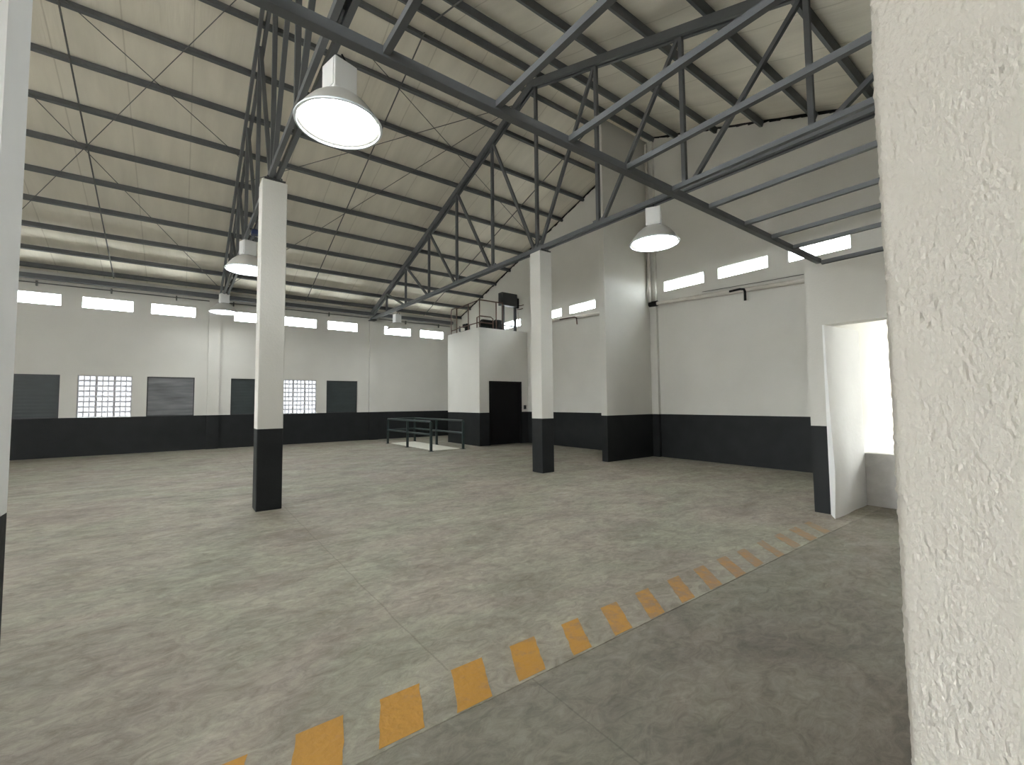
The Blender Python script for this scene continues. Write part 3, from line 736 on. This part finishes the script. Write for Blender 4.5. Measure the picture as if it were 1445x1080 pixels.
# second small machine
vm = thing('valve_motor', (9.2, 14.95, ZT), 'small dark upright motor between the ladder hoop and railing post', 'motor')
obj('motor_body', MB().tube([(0, 0, .0), (0, 0, .30)], .11, 18).tube([(0, 0, .30), (0, 0, .36)], .07, 14).mesh('motor_body', 'black', smooth=True), vm)
obj('terminal_box', MB().box(-.10, .02, .08, .22, .22, .36).mesh('terminal_box', 'black', bevel=.008), vm)
obj('outlet_pipe', MB().tube([(0, .1, .08), (0, .5, .08), (0, .6, .14), (0, .6, .35)], .035, 10).mesh('outlet_pipe', 'darksteel'), vm)
# control cabinet on legs
cc = thing('control_cabinet', (10.50, 13.92, ZT), 'dark grey control cabinet on tall legs above the booth doorway', 'cabinet')
obj('cabinet_body', MB().box(-.40, .36, -.12, .14, 1.04, 1.55).mesh('cabinet_body', 'darksteel', bevel=.012), cc)
obj('cabinet_door', MB().box(-.37, .33, -.137, -.121, 1.07, 1.52).mesh('cabinet_door', 'darksteel', bevel=.004), cc)
obj('side_box', MB().box(.37, .47, -.10, .12, 1.0, 1.40).mesh('side_box', 'black', bevel=.008), cc)
for x in (-.27, .33): obj('leg', MB().bar((x, 0, 0), (x, 0, 1.045), .085, .085).mesh('leg', 'darksteel'), cc)
obj('cross_brace', MB().bar((-.27, 0, .25), (.33, 0, .25), .03, .05).mesh('cross_brace', 'darksteel'), cc)
for dz, dy in ((1.12, -.02), (.98, .04)):
    obj('conduit', MB().tube([(.46, dy, dz), (.62, dy, dz + .02), (.70, dy - .1, dz + .05)], .018).mesh('conduit', 'rust'), cc)
obj('hose', MB().tube([(.40, 0, 1.02), (.45, -.05, .8), (.50, -.02, .5), (.46, 0, .2), (.36, .02, .04)], .025).mesh('hose', 'pipe'), cc)
# wall switch beside the door
sw = thing('wall_switch', (11.02, BY0, 1.33), 'small dark switch box beside the dark doorway', 'switch')
obj('switch_box', MB().box(-.05, .05, -.05, 0, 0, .16).mesh('switch_box', 'darksteel', bevel=.005), sw)
obj('switch_rocker', MB().box(-.02, .02, -.058, -.049, .05, .11).mesh('switch_rocker', 'black'), sw)

# ------------------------------------------------------------------ pipes and conduits
pz = lambda y: 4.27 + (y - 3.87) * .052
pp = thing('drain_pipe', (XE - .09, 5.2, pz(5.2)), 'cream painted drain pipe sloping along the recess wall under the windows', 'pipe')
def sp(y, dz=0, dx=0): return (dx, y - 5.2, pz(y) - pz(5.2) + dz)
obj('pipe_run', MB().tube([sp(2.85), sp(7.60)], .055, 12).mesh('pipe_run', 'pipe', smooth=True), pp)
obj('pipe_sleeve', MB().tube([sp(5.3), sp(6.36)], .066, 12).mesh('pipe_sleeve', 'pipe', smooth=True), pp)
obj('elbow', MB().tube([sp(5.45, .0, -.07), sp(5.2, .02, -.07), sp(5.10, 0, -.07), sp(5.08, -.06, -.07), sp(5.08, -.28, -.07)], .028, 10).mesh('elbow', 'black', smooth=True), pp)
obj('end_cap', MB().tube([sp(7.58), sp(7.62), sp(7.83)], .085, 12).mesh('end_cap', 'black', smooth=True), pp)
obj('cable', MB().tube([sp(2.85, .16), sp(4.5, .13), sp(6.2, .12)], .008, 6).mesh('cable', 'rod'), pp)
p2 = thing('drain_pipe', (XE - .09, 10.5, pz(10.5)), 'cream painted drain pipe along the wall between the partition and booth', 'pipe')
def sq(y, dz=0, dx=0): return (dx, y - 10.5, pz(y) - .04 - pz(10.5) + dz)
obj('pipe_run', MB().tube([sq(8.05), sq(13.18)], .055, 12).mesh('pipe_run', 'pipe', smooth=True), p2)
obj('elbow', MB().tube([sq(11.6, -.01, -.07), sq(10.85, 0, -.07), sq(10.76, -.04, -.07), sq(10.74, -.27, -.07)], .022, 10).mesh('elbow', 'rust', smooth=True), p2)
vp = tag(obj('riser_pipe', MB().tube([(XE - .2, 7.76, 4.52), (XE - .2, 7.76, zp(7.7) - .1)], .04, 10).mesh('riser_pipe', 'pipe', smooth=True)), 'cream vertical riser pipe in the corner beside the partition wall', 'pipe')
# long conduit above the strip windows
cn = thing('wall_conduit', (0, YN - .06, 5.42), 'thin dark conduit with brackets running above the strip windows', 'conduit')
obj('conduit_run', MB().tube([(XW + .1, 0, 0), (10.8, 0, .02)], .018, 8).mesh('conduit_run', 'rod'), cn)
for k in range(9):
    x = -3.75 + 1.74 * k
    if any(a - .1 < x < b + .1 for a, b in ((.71, 1.08), (6.70, 7.12))): continue
    obj('bracket', MB().box(x - .02, x + .02, -.03, .06, -.09, .07).mesh('bracket', 'rod'), cn)
